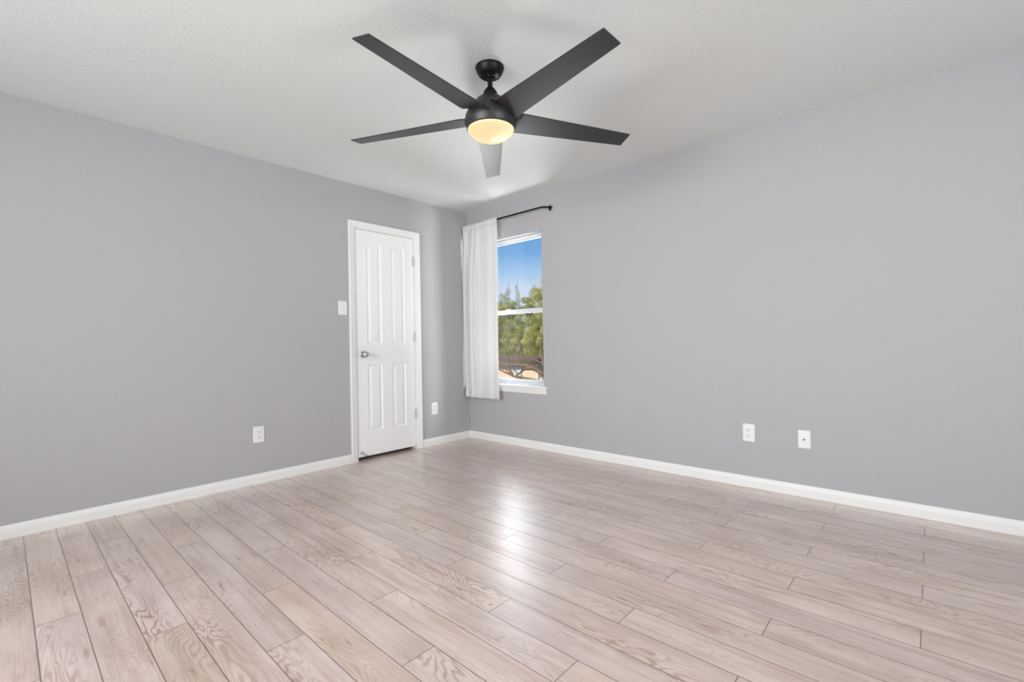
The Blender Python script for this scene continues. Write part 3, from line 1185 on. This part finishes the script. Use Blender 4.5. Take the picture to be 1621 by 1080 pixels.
tree('oak_tree', (-2.3, 6.6, GZ), 'nearest leafy oak outside, with long bare limbs crossing the window bottom', near, 150000, 0.019, 3, M['leaf_near'], [
    ('trunk', [(-2.3, 6.6, GZ), (-2.35, 6.55, -1.9), (-2.5, 6.5, -1.0), (-2.7, 6.4, -0.35)], 0.26, 0.18),
    ('limb', [(-2.6, 6.45, -0.6), (-3.1, 6.2, -0.15), (-3.72, 6.0, 0.20), (-4.04, 6.0, 0.34), (-4.37, 6.0, 0.42), (-4.87, 6.0, 0.42), (-5.26, 6.05, 0.46), (-5.9, 6.1, 0.75)], 0.085, 0.018),
    ('limb', [(-2.65, 6.42, -0.5), (-3.2, 6.15, -0.22), (-3.77, 6.0, -0.02), (-4.05, 6.0, 0.03), (-4.38, 6.0, 0.07), (-4.7, 6.0, 0.10), (-4.95, 6.0, 0.17), (-5.26, 6.0, 0.27), (-5.8, 6.1, 0.42)], 0.060, 0.016),
    ('limb', [(-2.7, 6.4, -0.4), (-2.6, 6.5, 0.4), (-2.9, 6.6, 1.2), (-3.2, 6.6, 2.0)], 0.13, 0.04),
    ('branch', [(-4.04, 6.0, 0.34), (-4.20, 5.97, 0.35), (-4.33, 5.97, 0.32), (-4.45, 5.97, 0.25), (-4.56, 5.97, 0.18), (-4.64, 5.97, 0.16)], 0.030, 0.024),
    ('branch', [(-4.50, 5.97, 0.20), (-4.46, 5.99, 0.30), (-4.42, 6.0, 0.40), (-4.46, 6.0, 0.52)], 0.018, 0.010),
    ('branch', [(-4.60, 5.98, 0.18), (-4.70, 6.0, 0.26), (-4.78, 6.0, 0.36), (-4.80, 6.0, 0.50)], 0.018, 0.010),
    ('branch', [(-4.80, 6.0, 0.14), (-4.90, 6.0, 0.30), (-4.93, 6.0, 0.42), (-4.99, 6.05, 0.66), (-5.0, 6.2, 1.1)], 0.026, 0.012),
    ('branch', [(-4.86, 6.0, 0.15), (-5.0, 6.0, 0.27), (-5.12, 6.0, 0.32), (-5.3, 6.0, 0.36)], 0.022, 0.014),
    ('branch', [(-4.50, 6.0, 0.44), (-4.56, 6.0, 0.52), (-4.62, 6.05, 0.66), (-4.6, 6.2, 1.0)], 0.018, 0.010),
    ('branch', [(-3.3, 6.2, -0.05), (-3.66, 6.0, 0.42), (-3.85, 6.0, 0.52), (-4.08, 6.0, 0.62), (-4.3, 6.1, 0.95)], 0.04, 0.016),
    ('branch', [(-3.5, 6.1, 0.10), (-3.8, 6.1, 0.50), (-3.9, 6.2, 0.9), (-4.0, 6.4, 1.5)], 0.04, 0.018),
])
# two taller trees behind it
rnd = random.Random(8)


def spire(x, y, ztop, w_, h_):
    out = []
    n = 9
    for i in range(n):
        q = i / (n - 1)
        ww = w_ * (0.14 + 1.55 * q ** 0.65)
        h_ = ztop - 0.72
        out.append((x + rnd.uniform(-.25, .25) * ww, y + rnd.uniform(-.2, .2) * ww, ztop - q * h_, ww * 0.55, ww * 0.55, h_ / n * 0.85))
    return out


b1 = []
for x, y, zt, w_, h_ in [(-9.33, 10.86, 3.53, 0.48, 2.76), (-8.96, 10.98, 3.62, 0.39, 2.76), (-8.73, 10.75, 3.32, 0.3, 2.53), (-9.7, 11.09, 3.32, 0.52, 2.76), (-10.16, 11.21, 3.36, 0.57, 2.88), (-10.8, 11.21, 3.18, 0.69, 2.99), (-9.24, 11.09, 2.72, 0.52, 2.53), (-10.11, 11.32, 2.61, 1.03, 2.53), (-11.37, 11.44, 2.72, 0.8, 2.76)]:
    b1 += spire(x, y, zt, w_, h_)
tree('cedar_tree', (-11.3, 11.6, GZ), 'tall olive-green tree outside, behind the oak, at the left of the window view', b1, 90000, 0.024, 4, M['leaf_far'], [
    ('trunk', [(-11.3, 11.6, GZ), (-11.2, 11.6, -1), (-11.0, 11.5, 0.5), (-10.5, 11.2, 2.0)], 0.20, 0.06),
    ('branch', [(-10.7, 11.3, 0.9), (-9.8, 11.0, 1.7), (-9.1, 10.6, 2.5)], 0.05, 0.018),
])
b2 = []
for x, y, zt, w_, h_ in [(-6.62, 9.0, 3.05, .28, 2.0), (-6.40, 8.9, 3.22, .30, 2.4), (-6.15, 9.0, 3.35, .34, 2.4), (-5.85, 9.1, 3.30, .45, 2.5),
                         (-6.72, 8.9, 2.62, .22, 2.0), (-6.2, 9.1, 2.6, .42, 2.2), (-5.5, 9.2, 3.1, .6, 2.6), (-5.0, 9.3, 2.9, .7, 2.6), (-5.2, 9.3, 2.3, .8, 2.2)]:
    b2 += spire(x, y, zt, w_, h_)
tree('elm_tree', (-5.2, 9.3, GZ), 'tall yellow-green tree outside, behind the oak, at the right of the window view', b2, 90000, 0.024, 6, M['leaf_near'], [
    ('trunk', [(-5.2, 9.3, GZ), (-5.2, 9.3, -1), (-5.25, 9.3, 0.5), (-5.4, 9.2, 1.8)], 0.20, 0.06),
])

# neighbour's house
hs = empty('house', (-13, 16, GZ), label='peach house with a brown roof and white window, seen behind the oak limbs', cat='house')
HY = 14.0
bm = bmesh.new()
box(bm, (-20.0, HY, GZ), (-6.0, HY + 7, 0.12))
sd = [bm.verts.new(v) for v in ((-20, HY, 0.12), (-20, HY + 7, 0.12), (-20, HY + 3.5, 1.5))]
bm.faces.new(sd)
sd = [bm.verts.new(v) for v in ((-6, HY, 0.12), (-6, HY + 7, 0.12), (-6, HY + 3.5, 1.5))]
bm.faces.new(sd)
link('wall', bm, M['peach'], hs)
bm = bmesh.new()
for s in (1, -1):
    yc = HY + 3.5
    sweep(bm, [[(x, yc, 1.62), (x, yc - s * 3.9, 0.06), (x, yc - s * 3.9, 0.22), (x, yc, 1.80)] for x in (-20.4, -5.6)])
link('roof', bm, M['shingle'], hs)
bm = bmesh.new()
box(bm, (-20.4, HY - 0.42, 0.02), (-5.6, HY - 0.38, 0.20))
link('fascia', bm, M['shingle'], hs)
bm = bmesh.new()
rect_frame(bm, -12.05, -11.45, -0.60, 0.0, HY - 0.05, HY + 0.02, 0.06, 0.06, 0.06, 0.06)
wfr = link('window', bm, M['house_trim'], hs)
bm = bmesh.new()
box(bm, (-11.99, HY - 0.02, -0.54), (-11.51, HY - 0.005, -0.06))
link('pane', bm, mat('pale_blind', (0.62, 0.64, 0.66), 0.3), wfr)
bm = bmesh.new()
box(bm, (-10.42, HY - 0.06, GZ), (-10.34, HY, 0.1))
link('corner_trim', bm, M['house_trim'], hs)
bm = bmesh.new()
box(bm, (-10.30, HY - 0.04, -0.62), (-9.60, HY, 0.02))
link('shutter', bm, M['sage'], hs)
bm = bmesh.new()
box(bm, (-20.0, HY - 0.05, -0.92), (-6.0, HY - 0.005, -0.74))
link('belt_trim', bm, M['house_trim'], hs)
